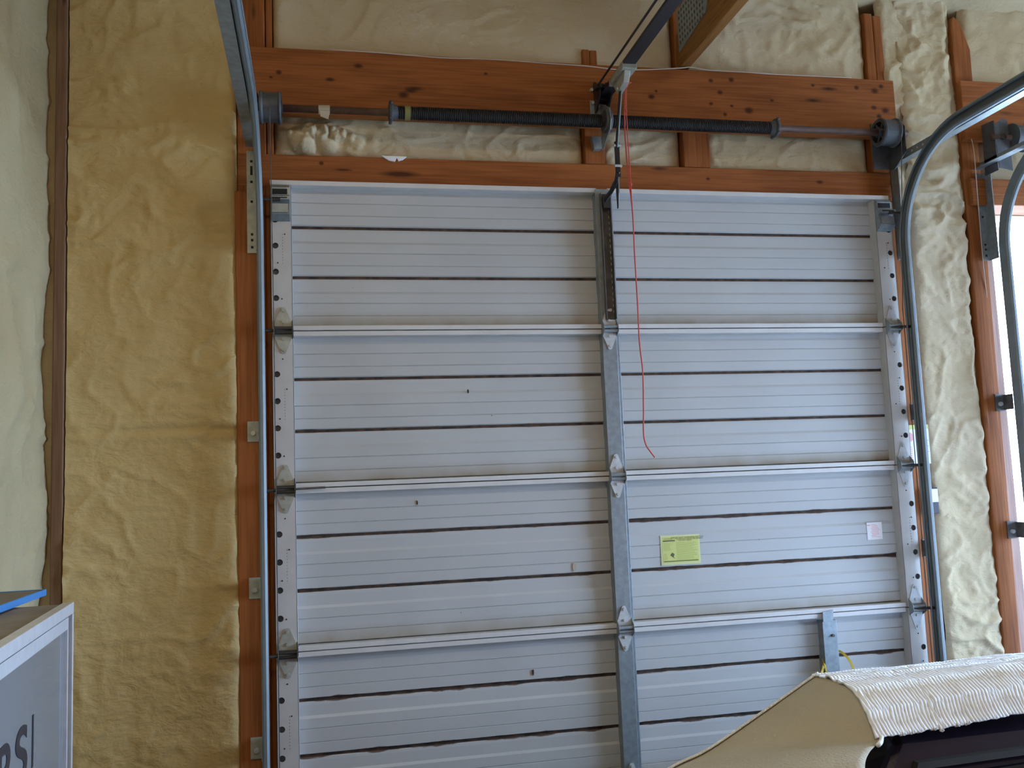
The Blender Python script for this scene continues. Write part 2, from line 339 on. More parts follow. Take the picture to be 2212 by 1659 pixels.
foam_sheet('insulation_foam', 'foam', 1.42, 2.20, 3.12, 3.62, front, .010, 9.0, wf, edge=.03, depth0=-.012, amp=1.1)
foam_sheet('insulation_foam', 'foam', 2.330, 2.575, 0, 3.62, front, .008, 11.0, wf, edge=.04, depth0=.012, amp=1.6, hor=.8)
foam_sheet('insulation_foam', 'foam', 2.262, 2.60, 2.60, 3.62, front, .009, 12.0, wf, edge=.03, depth0=.002, amp=1.3, hor=.8)
foam_sheet('insulation_foam', 'foam', 2.655, 6.7, 3.12, 3.62, front, .016, 13.0, wf, edge=.03, depth0=-.005, amp=1.0)
foam_sheet('insulation_foam', 'foam', 2.72, 5.2, 2.74, 2.93, front, .014, 14.0, wf, edge=.03, depth0=-.028, amp=.8)
foam_sheet('insulation_foam', 'foam', 5.32, 6.7, 0, 3.2, front, .03, 15.0, wf, edge=.03, depth0=-.01, amp=1.0)
BV = .004
def lumber(name, b, m='wood_z', **kw): return obj(name, box(*b), m, wf, bevel=BV, **kw)
lumber('corner_post', (-.840, -.804, -.030, .09, 0, 3.50), 'wood_dusty', label='narrow wooden corner post half buried in foam')
lumber('jamb_post', (-.262, -.163, 0, .09, 0, 3.60))
lumber('jamb_post', (-.160, -.138, .002, .09, 2.66, 3.60))
lumber('jamb_board', (-.268, -.170, -.020, -.001, 0, 2.625), label='darker board nailed over the left jamb')
lumber('jamb_board', (-.169, -.120, -.004, .004, 0, 2.655))
lumber('header_beam', (-.256, 2.288, -.040, -.001, 2.900, 3.138), 'wood_x', label='wide reddish header beam full of knots')
lumber('header_board', (-.262, 2.302, -.003, .09, 2.648, 2.765), 'wood_x', label='narrow header board just above the closed door')
lumber('cripple_stud', (.995, 1.074, .000, .09, 2.766, 2.93))
lumber('cripple_stud', (1.388, 1.497, .000, .09, 2.766, 2.93))
lumber('cripple_stud', (2.190, 2.311, .000, .09, 2.766, 2.93))
lumber('stud', (1.000, 1.029, -.008, .09, 3.10, 3.212)); lumber('stud', (1.030, 1.058, -.008, .09, 3.10, 3.210))
lumber('stud', (2.196, 2.235, -.012, .09, 3.10, 3.432)); lumber('stud', (2.236, 2.274, -.012, .09, 3.10, 3.424))
lumber('jamb_post', (2.222, 2.332, 0, .09, 0, 2.647), label='right jamb post beside the closed door')
a = MB().prism([(2.560, 0), (2.632, 0), (2.672, 3.30), (2.632, 3.42), (2.606, 3.44), (2.592, 3.41)], 'y', -.02, .09)
obj('jamb_post', a, 'wood_z', wf, bevel=BV, label='dark post with a pointed top between the two doorways')
lumber('jamb_board', (2.634, 2.692, -.010, .09, 0, 2.62), 'wood_pale', label='paler board lining the open doorway')
lumber('header_beam', (2.585, 5.30, -.050, -.021, 2.900, 3.150), 'wood_x', label='header beam above the open doorway')
lumber('header_board', (2.600, 5.28, -.040, .09, 2.632, 2.742), 'wood_x')
lumber('jamb_post', (5.17, 5.32, -.01, .09, 0, 3.6))
obj('foam_chip', MB().prism([(.235,2.768), (.262,2.752), (.283,2.748), (.290,2.762), (.296,2.752), (.312,2.757), (.325,2.768)], 'y', -.012, .0), M['quilt'], wf, label='pale broken foam chip on the header board')

# other walls: right side with a wide open doorway, back with an open doorway
wr = obj('wall_right', MB().box(5.5, 5.6, -.50, .1, 0, 4.9).box(5.5, 5.6, -6.2, -3.0, 0, 4.9).box(5.5, 5.6, -3.0, -.50, 2.7, 4.9), 'foam', kind='structure', label='right side wall with a wide open doorway', category='wall')
wb = obj('wall_back', MB().box(-.95, 6.7, -6.2, -6.1, 0, 4.95), 'wood_z', kind='structure', label='rear wall behind the camera', category='wall')

# roof truss over the middle of the door
tr = thing('roof_truss', 'wooden roof truss end with a grey nail plate above the header beam', 'truss', (1.40, -.1, 3.145))
obj('bottom_chord', box(1.383, 1.423, -6.0, -.002, 3.150, 3.29), 'wood_y', tr, bevel=.003)
obj('heel_post', box(1.375, 1.418, -.006, .085, 3.150, 3.62), 'wood_z', tr, bevel=.003)
m_ = MB().prism([(-.05, 3.292), (-.09, 3.292), (-6.0, 3.43+6*cs-.1), (-6.0, 3.51+6*cs-.1), (-.05, 3.40)], 'x', 1.383, 1.423); obj('top_chord', m_, 'wood_y', tr, bevel=.003)
m_ = MB().prism([(-.035, 3.205), (-.29, 3.235), (-.40, 3.41), (-.035, 3.37)], 'x', 1.3795, 1.3825)
pl = obj('nail_plate', m_, 'galv', tr, label='grey toothed steel nail plate')
m_ = MB()
for i in range(12):
    for j in range(6):
        y, z = -.05-.024*i, 3.232+.024*j
        if y > -.28: m_.box(1.3780, 1.3796, y-.008, y-.002, z, z+.010)
obj('tooth_slot', m_, 'dark_steel', pl, kind='stuff')

# ------------------------------------------------------------------ the closed sectional garage door
XL, XR = -.150, 2.222
door = thing('door_1', 'closed off-white sectional steel garage door with a galvanised centre strut', 'door', (1.036, 0, 0), kind='structure')
H = .5334
def slat_mesh(h0, h1, x0, x1, name):
    """corrugated steel slat: full pitch .178 m, only offsets h0..h1 (from its nominal top, downwards) are kept"""
    full = .178
    pr = [(.001, .003), (.004, .001), (.012, -.0005), (.046, -.0015), (.055, -.0065), (.086, -.0070), (.0882, -.0042), (.090, -.0070), (.130, -.0065), (.1322, -.0038), (.134, -.0065), (.166, -.006), (.1695, .0005)]
    pts = [(y, -z) for z, y in pr if h0 <= z <= h1]
    if h0 > 0: pts.insert(0, (-.0015, -h0))
    m = MB(); n = len(pts)
    m.v = [(x0, y, z) for y, z in pts]+[(x1, y, z) for y, z in pts]
    m.f = [(k, k+1, n+k+1, n+k) for k in range(n-1)]
    return m.mesh(name)
mesh_top = slat_mesh(.029, .2, XL+.004, XR-.004, 'slat_short'); mesh_mid = slat_mesh(0, .2, XL+.004, XR-.004, 'slat_full')
for me in (mesh_top, mesh_mid): me.materials.append(M['skin'])
def stile_mesh(x0, x1, hx, zt, zb, holes, r=.0105, front=-.045, seg=16):
    """channel-shaped stile with real round holes"""
    m = MB(); zs = zt; s = r*1.18
    a0, a1 = hx-s, hx+s
    def rect(xa, xb, za, zb_): m.quad((xa, front, zb_), (xb, front, zb_), (xb, front, za), (xa, front, za))
    for hz in holes:
        rect(x0, x1, zs, hz+s); rect(x0, a0, hz+s, hz-s); rect(a1, x1, hz+s, hz-s)
        i = len(m.v)
        for q in range(seg):
            t = 2*math.pi*(q+.5)/seg; c, d = math.cos(t), math.sin(t); k = 1/max(abs(c), abs(d))
            m.v += [(hx+s*c*k, front, hz+s*d*k), (hx+r*c, front, hz+r*d), (hx+r*c, front+.004, hz+r*d)]
        # square corners land exactly because seg is a multiple of four with a half step; add corner fans
        for q in range(seg):
            A, B = i+3*q, i+3*((q+1) % seg)
            m.f += [(A, B, B+1, A+1), (A+1, B+1, B+2, A+2)]
        for (sx_, sz_) in ((1,1), (-1,1), (-1,-1), (1,-1)):
            q = {(1,1):seg//8-1, (-1,1):3*seg//8-1, (-1,-1):5*seg//8-1, (1,-1):7*seg//8-1}[(sx_, sz_)]
            j = len(m.v); m.v.append((hx+sx_*s, front, hz+sz_*s)); m.f.append((i+3*q, j, i+3*((q+1) % seg)))
        zs = hz-s
    rect(x0, x1, zs, zb)
    m.box(x0, x0+.0015, front, 0, zb, zt); m.box(x1-.0015, x1, front, 0, zb, zt)
    return m
def screw_holes(xc, zt): return [(xc, zt-.098), (xc, zt-.425), (xc+.012, zt-.20), (xc-.012, zt-.30)]
HO = [-.149, -.240, -.331, -.422]
sections = []
for s in range(5):
    zt = H*(5-s)-.0; zb = zt-H
    if s == 0: zt_vis = 2.660
    else: zt_vis = zt-.001
    sec = obj('door_section', box(XL+.003, XR-.003, .0035+.0004*s, .0125+.0004*s, zb-.006 if s < 4 else zb, zt-.001 if s else 2.659), 'rust', door)
    sections.append(sec)
    obj('slat', mesh_top, None, sec, (0, 0, zt+.011)); obj('slat', mesh_mid, None, sec, (0, 0, zt-.167)); obj('slat', mesh_mid, None, sec, (0, 0, zt-.345))
    for (xa, xb) in ((XL+.071, 1.018), (1.060, XR-.071)):
        if s == 0: obj('top_rail', box(XL if xa < 0 else xa, xb if xa < 0 else XR, -.040, .010, 2.643, 2.660), 'rail', sec, bevel=.0015)
        else: obj('top_rail', box(xa, xb, -.036, .010, zt-.018, zt-.0015), 'rail', sec, bevel=.0015)
        obj('bottom_rail', box(xa, xb, -.040, .010, zb+.0015, zb+.017), 'rail', sec, bevel=.0015)
    for (x0, x1, hx) in ((XL, XL+.070, XL+.0155), (XR-.070, XR, XR-.0165)):
        hs = [zt+h for h in HO]
        st = obj('end_stile', stile_mesh(x0, x1, hx, (zt_vis if s else 2.642)-.0015, zb+.001, hs), 'stile', sec)
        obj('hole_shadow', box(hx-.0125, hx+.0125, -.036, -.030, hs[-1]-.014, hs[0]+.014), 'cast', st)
        m_ = MB(); xc = (x0+x1)/2
        for (px, pz) in screw_holes(xc, zt): m_.tube([(px, -.0455, pz), (px, -.046, pz)], .0026, 8)
        for k in range(11): m_.box(xc+.004, xc+.0054, -.0455, -.0450, zt-.20-.010*k-.003, zt-.20-.010*k)
        obj('pin_hole', m_, 'hole', st, kind='stuff')
    # centre strut: channel with a return flange on the right
    if s == 0: zc0 = 2.655
    else: zc0 = zt-.002
    m_ = MB().prism([(1.012, 0), (1.012, -.045), (1.066, -.045), (1.066, -.014), (1.0855, -.014), (1.0855, -.0125), (1.0645, -.0125), (1.0645, -.0435), (1.0135, -.0435), (1.0135, 0)], 'z', zb+.002, zc0)
    obj('centre_stile', m_, 'galv', sec, bevel=.001)
# operator reinforcement angle on the top section
m_ = MB().prism([(1.026, -.046), (1.026, -.066), (1.029, -.066), (1.029, -.049), (1.060, -.049), (1.060, -.072), (1.063, -.072), (1.063, -.046)], 'z', 2.165, 2.635)
op = obj('reinforcement_angle', m_, 'dark_steel', door, bevel=.001, label='dark perforated steel angle on the centre strut')
m_ = MB()
for k in range(20): m_.box(1.0575, 1.0592, -.0505, -.0490, 2.19+k*.022, 2.19+k*.022+.010)
obj('slot', m_, 'galv_bright', op, kind='stuff')
for z in (2.20, 2.605): obj('bolt', MB().tube([(1.045, -.049, z), (1.045, -.055, z)], .006, 6), 'galv_bright', op)
# short strut low on the right and its latch
m_ = MB().prism([(1.800, 0), (1.800, -.043), (1.857, -.043), (1.857, 0)], 'z', .30, 1.040)
sh = obj('short_strut', m_, 'galv', door, bevel=.001, label='short galvanised strut low on the right half')
obj('strut_tab', MB().prism([(1.802, 1.036), (1.842, 1.038), (1.845, 1.078), (1.802, 1.072)], 'y', -.047, -.043), 'galv', sh)
obj('bolt', MB().tube([(1.838, -.043, .985), (1.838, -.049, .985)], .006, 6), 'dark_steel', sh)

# hinges
def leaf(wd, hh, sgn, y0, y1, seg=8):
    p = [(-wd/2, .010), (-wd/2, .028), (-wd*.17, hh-.008)]
    p += [(wd*.17*math.cos(math.pi-math.pi*k/seg), hh-.008+.008*math.sin(math.pi*k/seg)) for k in range(1, seg)]
    p += [(wd*.17, hh-.008), (wd/2, .028), (wd/2, .010)]
    return MB().prism([(a, sgn*b) for a, b in p], 'y', y0, y1).mesh('hinge_leaf')
def hinge_set(wd, hh, m, knuckle, name):
    up, dn = leaf(wd, hh, 1, -.0485, -.0455), leaf(wd, hh, -1, -.0485, -.0455)
    kn = MB().tube([(-wd*.52, -.062, .004), (wd*.52, -.062, .004)], .0068, 10).tube([(-wd*.52, -.060, -.010), (wd*.52, -.060, -.010)], .006, 10)
    kn.prism([(-.045, .034), (-.070, .012), (-.074, -.012), (-.045, -.030)], 'x', -wd*.52-.002, -wd*.52).prism([(-.045, .034), (-.070, .012), (-.074, -.012), (-.045, -.030)], 'x', wd*.52, wd*.52+.002)
    kn = kn.mesh('hinge_knuckle'); bl = MB().tube([(0, -.048, 0), (0, -.0535, 0)], .0052, 6).mesh('bolt')
    for a in (up, dn): a.materials.append(M[m])
    kn.materials.append(M[knuckle]); bl.materials.append(M[m])
    def put(x, z):
        h = obj('hinge', up, None, door, (x, 0, z))
        obj('lower_leaf', dn, None, h, (x, 0, z)); obj('knuckle', kn, None, h, (x, 0, z))
        for dz in (.028, hh-.012, -.030, -(hh-.012)): obj('bolt', bl, None, h, (x, 0, z+dz))
        return h
    return put
put_c = hinge_set(.050, .078, 'galv_bright', 'galv', 'centre'); put_e = hinge_set(.056, .080, 'galv_dull', 'grease', 'end'); put_r = hinge_set(.050, .084, 'galv_bright', 'galv', 'end')
for k in range(1, 5):
    z = H*(5-k)
    put_c(1.039, z)
    h1 = put_e(XL+.038, z); h2 = put_r(XR-.036, z)
    obj('roller_stem', MB().tube([(-.185, -.075, z-.004), (-.15, -.066, z-.004), (XL+.07, -.058, z-.004)], .0055, 8), 'grease', h1)
    obj('roller_stem', MB().tube([(2.245, -.075, z-.004), (XR-.06, -.058, z-.004)], .0055, 8), 'grease', h2)
obj('roller_stem', MB().tube([(XL+.07, -.050, H*3-.002), (.018, -.046, H*3-.000)], .0035, 8), 'dark_steel', door, label='long roller pin lying on the second rail')
# top fixtures
for side, xa, xb in ((-1, XL+.004, XL+.066), (1, XR-.068, XR-.004)):
    m_ = MB().prism([(-.046, 2.640), (-.060, 2.628), (-.060, 2.600), (-.085, 2.590), (-.085, 2.578), (-.062, 2.575), (-.075, 2.530), (-.050, 2.512), (-.046, 2.512)], 'x', xa, xb)
    tf = obj('top_fixture', m_, 'galv', door, bevel=.001, label='stepped grey steel top roller bracket')
    obj('fixture_slot', box(xa+.004, xb-.008, -.0615, -.0600, 2.603, 2.622), 'hole', tf)
    obj('fixture_slot', box(xa+.004, xb-.008, -.0856, -.0850, 2.582, 2.586), 'hole', tf)
    m_ = box(xa+.004, xb-.006, -.078, -.0725, 2.535, 2.565); obj('roller_plate', m_, 'galv', tf)
    xs = -.19 if side < 0 else 2.245
    obj('roller_stem', MB().tube([(xs, -.09, 2.575), ((xa+xb)/2, -.082, 2.578)], .0055, 8), 'grease', tf)

for (x, z, w_, h_) in ((.518, 1.918, .004, .008), (.877, 1.285, .008, .018), (.327, 1.535, .003, .009), (.712, .935, .004, .010)):
    m_ = MB(); n_ = 9
    m_.prism([(x+w_*math.cos(2*math.pi*k/n_)*(.7+.5*random.random()), z+h_*math.sin(2*math.pi*k/n_)*(.7+.5*random.random())) for k in range(n_)], 'y', -.0095, -.0065)
    obj('dirt_spot', m_, 'rust' if w_ < .006 else 'tape', door)
# stickers on the door skin
st = obj('warning_sticker', box(1.203, 1.354, -.0085, -.0075, 1.272, 1.378), 'yellow_edge', door, label='yellow printed warning sticker')
obj('sticker_field', box(1.209, 1.348, -.0090, -.0085, 1.279, 1.372), 'yellow_st', st)
m_ = MB()
m_.box(1.212, 1.258, -.0094, -.0090, 1.356, 1.3605).box(1.212, 1.345, -.0094, -.0090, 1.2835, 1.2865)
m_.prism([(1.238,1.306), (1.246,1.316), (1.254,1.310), (1.250,1.300), (1.257,1.292), (1.246,1.300)], 'y', -.0094, -.0090)
obj('ink', m_, 'ink', st)
for (tx, tx0, tz, sz) in (("IMPORTANT WARNING NOTICE", 1.243, 1.3655, .0066), ("CAUTION", 1.216, 1.3625, .0055), ("TO PREVENT INJURY OR DAMAGE", 1.262, 1.3605, .0052), ("DO NOT ADJUST", 1.272, 1.3555, .0052)):
    cu_ = bpy.data.curves.new('print', 'FONT'); cu_.body = tx; cu_.size = sz*1.3
    t_ = bpy.data.objects.new('tmp', cu_); COL.objects.link(t_); bpy.context.view_layer.update()
    me = bpy.data.meshes.new_from_object(t_.evaluated_get(bpy.context.evaluated_depsgraph_get())); bpy.data.objects.remove(t_)
    for v in me.vertices: v.co = Vector((tx0+v.co.x, -.0096, tz+v.co.y))
    me.materials.clear(); obj('printed_line', me, 'ink', st)
m_ = MB()
for k in range(20):
    z = 1.3505-.0034*k
    if k in (3, 9): m_.box(1.262, 1.344, -.0093, -.0090, z, z+.0011)
    else: m_.box(1.262, 1.262+.082*(.72+.28*random.random()), -.0093, -.0090, z, z+.0010)
    if k < 9: m_.box(1.213, 1.213+.040*(.6+.4*random.random()), -.0093, -.0090, z, z+.0010)
for k in range(7): m_.box(1.213, 1.213+.018*(.6+.4*random.random()), -.0093, -.0090, 1.312-.0036*k, 1.313-.0036*k)
obj('small_print', m_, 'ink_soft', st, kind='stuff')
st = obj('warning_sticker', box(2.032, 2.096, -.0085, -.0075, 1.321, 1.386), 'white_st', door, label='small white sticker with red print')
m_ = MB().box(2.034, 2.046, -.0090, -.0085, 1.3735, 1.3775)
for k in range(11): m_.box(2.048+.003*(k % 3), 2.048+.040*(.55+.45*random.random()), -.0090, -.0085, 1.3765-.0046*k, 1.3782-.0046*k)
obj('red_print', m_, 'red_ink', st)

# ------------------------------------------------------------------ door tracks
def track_path(z1=2.810, r=.375, y0=-.095, yend=-3.6, zb=.01):
    p = [(y0, zb), (y0, z1-r-.6), (y0, z1-r)]
    for k in range(1, 19):
        a = math.pi/2*k/18; p.append((y0-r+r*math.cos(a), z1-r+r*math.sin(a)))
    p += [(-.9, z1), (yend, z1+.01)]
    return p
def sweep_yz(profile, path, m):
    """profile: closed loop of (x, n) with n along the path's outward normal"""
    n = len(profile); i0 = len(m.v)
    for k, (y, z) in enumerate(path):
        a = path[max(k-1, 0)]; b = path[min(k+1, len(path)-1)]
        d = Vector((b[0]-a[0], b[1]-a[1])).normalized(); nn = Vector((d.y, -d.x))
        for (x, t) in profile: m.v.append((x, y+nn.x*t, z+nn.y*t))
    for k in range(len(path)-1):
        for q in range(n):
            a = i0+k*n+q; b = i0+k*n+(q+1) % n; m.f.append((a, b, b+n, a+n))
    m.f.append(tuple(i0+q for q in range(n))[::-1]); m.f.append(tuple(i0+(len(path)-1)*n+q for q in range(n)))
    return m
def c_profile(xw, sgn, wd=.021, hh=.026, t=.0018):
    """C channel, web at xw, opening towards sgn, with curled lips"""
    out = [(0, -hh+.006), (.006, -hh), (wd-.006, -hh), (wd, -hh+.006), (wd, -hh+.011), (wd-.003, -hh+.013)]
    inn = [(wd-t-.002, -hh+.011), (wd-t, -hh+.007), (wd-.007, -hh+t), (.007, -hh+t), (t, -hh+.007)]
    half = out[::-1][0:0]
    loop = out + inn + [(t, hh-.007), (.007, hh-t), (wd-.007, hh-t), (wd-t, hh-.007), (wd-t-.002, hh-.011)] + [(wd-.003, hh-.013), (wd, hh-.011), (wd, hh-.006), (wd-.006, hh), (.006, hh), (0, hh-.006)]
    return [(xw+sgn*a, b) for a, b in loop]
def door_track(xw, sgn, label, clips, clip_in, big_x, grp):
    t = thing('door_track', label, 'door track', (xw, -.09, 0), grp)
    tr_ = obj('curved_track', sweep_yz(c_profile(xw, sgn), track_path(), MB()), 'track', t, smooth=False)
    # angle that carries the horizontal run
    xo = xw-sgn*.003
    m_ = MB().prism([(xo, 2.784), (xo-sgn*.036, 2.784), (xo-sgn*.036, 2.787), (xo-sgn*.003, 2.787), (xo-sgn*.003, 2.814), (xo, 2.814)], 'y', -3.6, -.012)
    ha = obj('horizontal_angle', m_, 'galv', t)
    m_ = MB()
    for k in range(9): m_.tube([(xo+sgn*.001, -.07-k*.033, 2.798), (xo-sgn*.004, -.07-k*.033, 2.798)], .0045, 8)
    obj('angle_hole', m_, 'wire' if sgn < 0 else 'hole', ha, kind='stuff')
    # vertical perforated wall angle
    a, b = (xw-sgn*.002), (xw-sgn*.036)
    m_ = MB().prism([(a, -.006), (b, -.006), (b, -.0025 if 0 else -.003), (a-sgn*.003, -.003), (a-sgn*.003, -.002), (a, -.002)], 'z', 2.405, 2.775)
    m_ = MB().box(min(a, b), max(a, b), -.026, -.023, 2.405, 2.765).box(min(a, a-sgn*.003), max(a, a-sgn*.003), -.075, -.023, 2.405, 2.765)
    va = obj('wall_angle', m_, 'galv_dull' if xw < 0 else 'galv', t, label='perforated steel angle screwed to the jamb')
    m_ = MB(); c = (a+b)/2
    for z, hh in ((2.728, .004), (2.695, .016), (2.655, .004), (2.585, .004), (2.470, .004), (2.450, .004), (2.425, .004)):
        m_.box(c-.005, c+.003, -.0272, -.0260, z-hh, z+hh)
    obj('angle_hole', m_, 'hole', va, kind='stuff')
    for z in clips:
        a, b = (xw-sgn*.001), (xw-sgn*.042)
        m_ = MB().box(min(a, b), max(a, b), -.026, -.022, z-.034, z+.034).box(min(a, a-sgn*.004), max(a, a-sgn*.004), -.075, -.022, z-.030, z+.030)
        cl = obj('jamb_clip', m_, 'galv_dull' if xw < 0 else 'dark_steel', t, bevel=.0008)
        obj('bolt', MB().tube([(c-sgn*.004, -.026, z-.006), (c-sgn*.004, -.036, z-.006)], .0085, 6), 'galv_bright', cl)
    return t
door_track(-.192, 1, 'grey steel track running up the left side of the closed door', (1.795, 1.280, .772), 1, 0, 'door tracks')
t = door_track(2.247, -1, 'curved grey steel track at the right side of the closed door', (1.80, 1.28, .77), 1, 0, 'door tracks')
t = door_track(2.670, 1, 'curved track in the open doorway at the right edge', (1.83, 1.33, .80), 1, 0, 'door tracks')

# ------------------------------------------------------------------ torsion spring assembly
SY, SZ = -.112, 2.888
sp = thing('torsion_spring_assembly', 'black torsion springs on a brown shaft across the header beam', 'spring', (1.04, SY, SZ))
obj('shaft', MB().tube([(-.20, SY, SZ), (2.275, SY, SZ)], .0127, 16), 'shaft', sp, smooth=True)
def spring(x0, x1, r0):
    turns = int((x1-x0)/.0066); n = turns*12; pts = []
    for k in range(n+1):
        a = 2*math.pi*k/12; t = k/n
        r = r0*(1-.0*t)
        pts.append((x0+(x1-x0)*t, SY+r*math.cos(a), SZ+r*math.sin(a)))
    return MB().tube(pts, .0031, 5)
for (a, b) in ((.285, 1.030), (1.070, 1.700)):
    s_ = obj('spring', spring(a, b, .0215), 'spring', sp, smooth=True)
    if a < 1: obj('colour_band', MB().lathe_x([(0, .0245), (0, .0254), (.020, .0254), (.020, .0245)], .312, SY, SZ), 'band', s_, smooth=False, label='faded yellow paint band')
def cone(x, sg):
    m = MB().lathe_x([(0, .012), (0, .034), (.004*sg, .036), (.010*sg, .036), (.013*sg, .028), (.030*sg, .024), (.032*sg, .012)], x, SY, SZ, 20)
    for k in range(4):
        a = math.pi/4+math.pi/2*k
        m.tube([(x+.006*sg, SY+.030*math.cos(a), SZ+.030*math.sin(a)), (x+.006*sg, SY+.042*math.cos(a), SZ+.042*math.sin(a))], .0065, 8)
    return m
obj('winding_cone', cone(.258, 1), 'cast', sp, bevel=.001); obj('winding_cone', cone(1.722, -1), 'cast', sp, bevel=.001)
m_ = MB().lathe_x([(-.012, .012), (-.012, .040), (-.004, .042), (-.004, .034), (.004, .034), (.004, .042), (.012, .040), (.012, .012)], 1.050, SY, SZ, 28)
obj('centre_cone', m_, 'cast', sp, smooth=False)
m_ = MB().prism([(-.041, 2.985), (-.150, 2.925), (-.160, 2.88), (-.145, 2.845), (-.110, 2.83), (-.048, 2.80), (-.043, 2.80)], 'x', 1.048, 1.052).box(1.010, 1.050, -.044, -.041, 2.905, 2.995)
m_.prism([(1.015, 2.862), (1.050, 2.862), (1.052, 2.815), (1.022, 2.812)], 'y', -.030, -.004)
obj('centre_bracket', m_, 'galv', sp, bevel=.001)
def drum(x, sg):
    m = MB().lathe_x([(0, .040), (0, .052), (.006*sg, .055), (.012*sg, .050), (.060*sg, .050), (.066*sg, .056), (.072*sg, .056), (.072*sg, .014), (.060*sg, .014), (.058*sg, .044), (.004*sg, .044), (0, .044)], x, SY, SZ, 32)
    for k in range(6):
        a = math.pi/3*k; c, s2 = math.cos(a), math.sin(a)
        m.tube([(x+.010*sg, SY+.014*c, SZ+.014*s2), (x+.010*sg, SY+.045*c, SZ+.045*s2)], .004, 6)
    m.lathe_x([(-.004*sg, .013), (-.004*sg, .020), (.055*sg, .020)], x, SY, SZ, 16)
    return m
obj('cable_drum', drum(-.105, -1), 'cast', sp, smooth=False); obj('cable_drum', drum(2.150, 1), 'cast', sp, smooth=False)
for x in (-.185, 2.236):
    m_ = MB().prism([(-.043, 2.955), (-.125, 2.935), (-.158, 2.90), (-.155, 2.80), (-.075, 2.755), (-.043, 2.76)], 'x', x-.0015, x+.0015)
    obj('bearing_plate', m_, 'cast', sp)
obj('flange', box(2.165, 2.236, -.046, -.042, 2.765, 2.95), 'cast', sp)
obj('shaft_tape', MB().lathe_x([(0, .0130), (0, .0155), (.038, .0165), (.038, .0130)], .018, SY, SZ, 14).prism([(.022, SZ-.010), (.056, SZ-.010), (.050, SZ-.040), (.034, SZ-.034), (.024, SZ-.030)], 'y', SY-.017, SY-.0155), 'tape', sp, label='wrap of pale masking tape')
for (xc, nm) in ((-.140, 'l'), (2.190, 'r')):
    xx = xc+(-.002 if xc < 0 else .028)
    obj('lift_cable', MB().tube([(xx, SY-.050, SZ), (xx, -.075, 2.2), (xx, -.07, .12)], .0016, 5), 'dark_steel', sp)
# assembly over the second doorway
s2 = thing('torsion_spring_assembly', 'cable drum and shaft of the open doorway at the right edge', 'spring', (3.0, SY, SZ))
obj('shaft', MB().tube([(2.655, SY, SZ), (5.2, SY, SZ)], .0127, 14), 'shaft', s2, smooth=True)
def drum2(x):
    m = drum(x, -1); return m
obj('cable_drum', drum2(2.812), 'cast', s2)
obj('bearing_plate', MB().prism([(2.665, 2.935), (2.705, 2.965), (2.728, 2.955), (2.732, 2.75), (2.672, 2.76)], 'y', -.120, -.117).prism([(-.052, 2.96), (-.12, 2.955), (-.12, 2.75), (-.045, 2.75)], 'x', 2.664, 2.667), 'cast', s2)
obj('bearing', MB().tube([(2.70, -.126, 2.888), (2.70, -.119, 2.888)], .013, 12), 'grease', s2)
obj('spring', MB().tube([(2.95, SY, SZ), (4.9, SY, SZ)], .024, 12), 'spring', s2)

# ------------------------------------------------------------------ opener rail, trolley and arm
op = thing('opener_rail', 'black garage door opener rail running back from the header beam', 'opener', (1.06, -.06, 2.99))
m_ = MB().prism([(1.040, 3.000), (1.086, 3.000), (1.086, 3.006), (1.068, 3.006), (1.068, 3.036), (1.058, 3.036), (1.058, 3.006), (1.040, 3.006)], 'y', -3.6, -.075)
obj('rail', m_, 'black', op, bevel=.001)
obj('chain', MB().tube([(1.020, -.11, 3.020), (1.024, -3.5, 3.028)], .0042, 6), 'arm', op)
obj('header_bracket', MB().box(1.030, 1.072, -.075, -.041, 2.985, 3.040).prism([(-.041, 3.06), (-.041, 2.945), (-.060, 2.945), (-.115, 2.985), (-.115, 3.020), (-.060, 3.06)], 'x', 1.026, 1.031).prism([(-.041, 3.06), (-.041, 2.945), (-.060, 2.945), (-.115, 2.985), (-.115, 3.020), (-.060, 3.06)], 'x', 1.070, 1.075), 'black', op)
for (x, z) in ((1.018, 3.035), (1.020, 2.985), (1.046, 2.972), (1.066, 2.972)): obj('bolt', MB().tube([(x, -.041, z), (x, -.050, z)], .0065, 6), 'galv_bright', op)
obj('pulley', MB().tube([(1.032, -.105, 3.012), (1.032, -.105, 3.026)], .020, 14), 'grease', op)
obj('trolley', MB().box(1.038, 1.090, -.345, -.190, 2.985, 3.008).prism([(-.20, 2.985), (-.33, 2.985), (-.31, 2.950), (-.235, 2.940)], 'x', 1.050, 1.072), 'galv_dull', op, bevel=.002, label='grey steel trolley on the rail')
arm = obj('arm', MB().tube([(1.060, -.252, 2.950), (1.062, -.17, 2.770)], .0065, 8).box(1.054, 1.071, -.172, -.166, 2.66, 2.79).tube([(1.0625, -.169, 2.68), (1.063, -.15, 2.655), (1.052, -.11, 2.625), (1.036, -.075, 2.600)], [.009, .009, .008, .009], 8).tube([(1.064, -.155, 2.665), (1.075, -.118, 2.62), (1.079, -.10, 2.565)], [.007, .007, .0035], 8), 'arm', op, bevel=0)
for z in (2.775, 2.700): obj('bolt', MB().tube([(1.050, -.171, z), (1.077, -.171, z)], .0055, 6), 'galv_bright', arm)
obj('bolt', MB().tube([(1.045, -.25, 2.952), (1.080, -.25, 2.952)], .0065, 6), 'galv_bright', op)
obj('door_bracket', MB().box(1.030, 1.058, -.076, -.072, 2.575, 2.62).box(1.030, 1.033, -.085, -.066, 2.575, 2.615), 'grease', op)

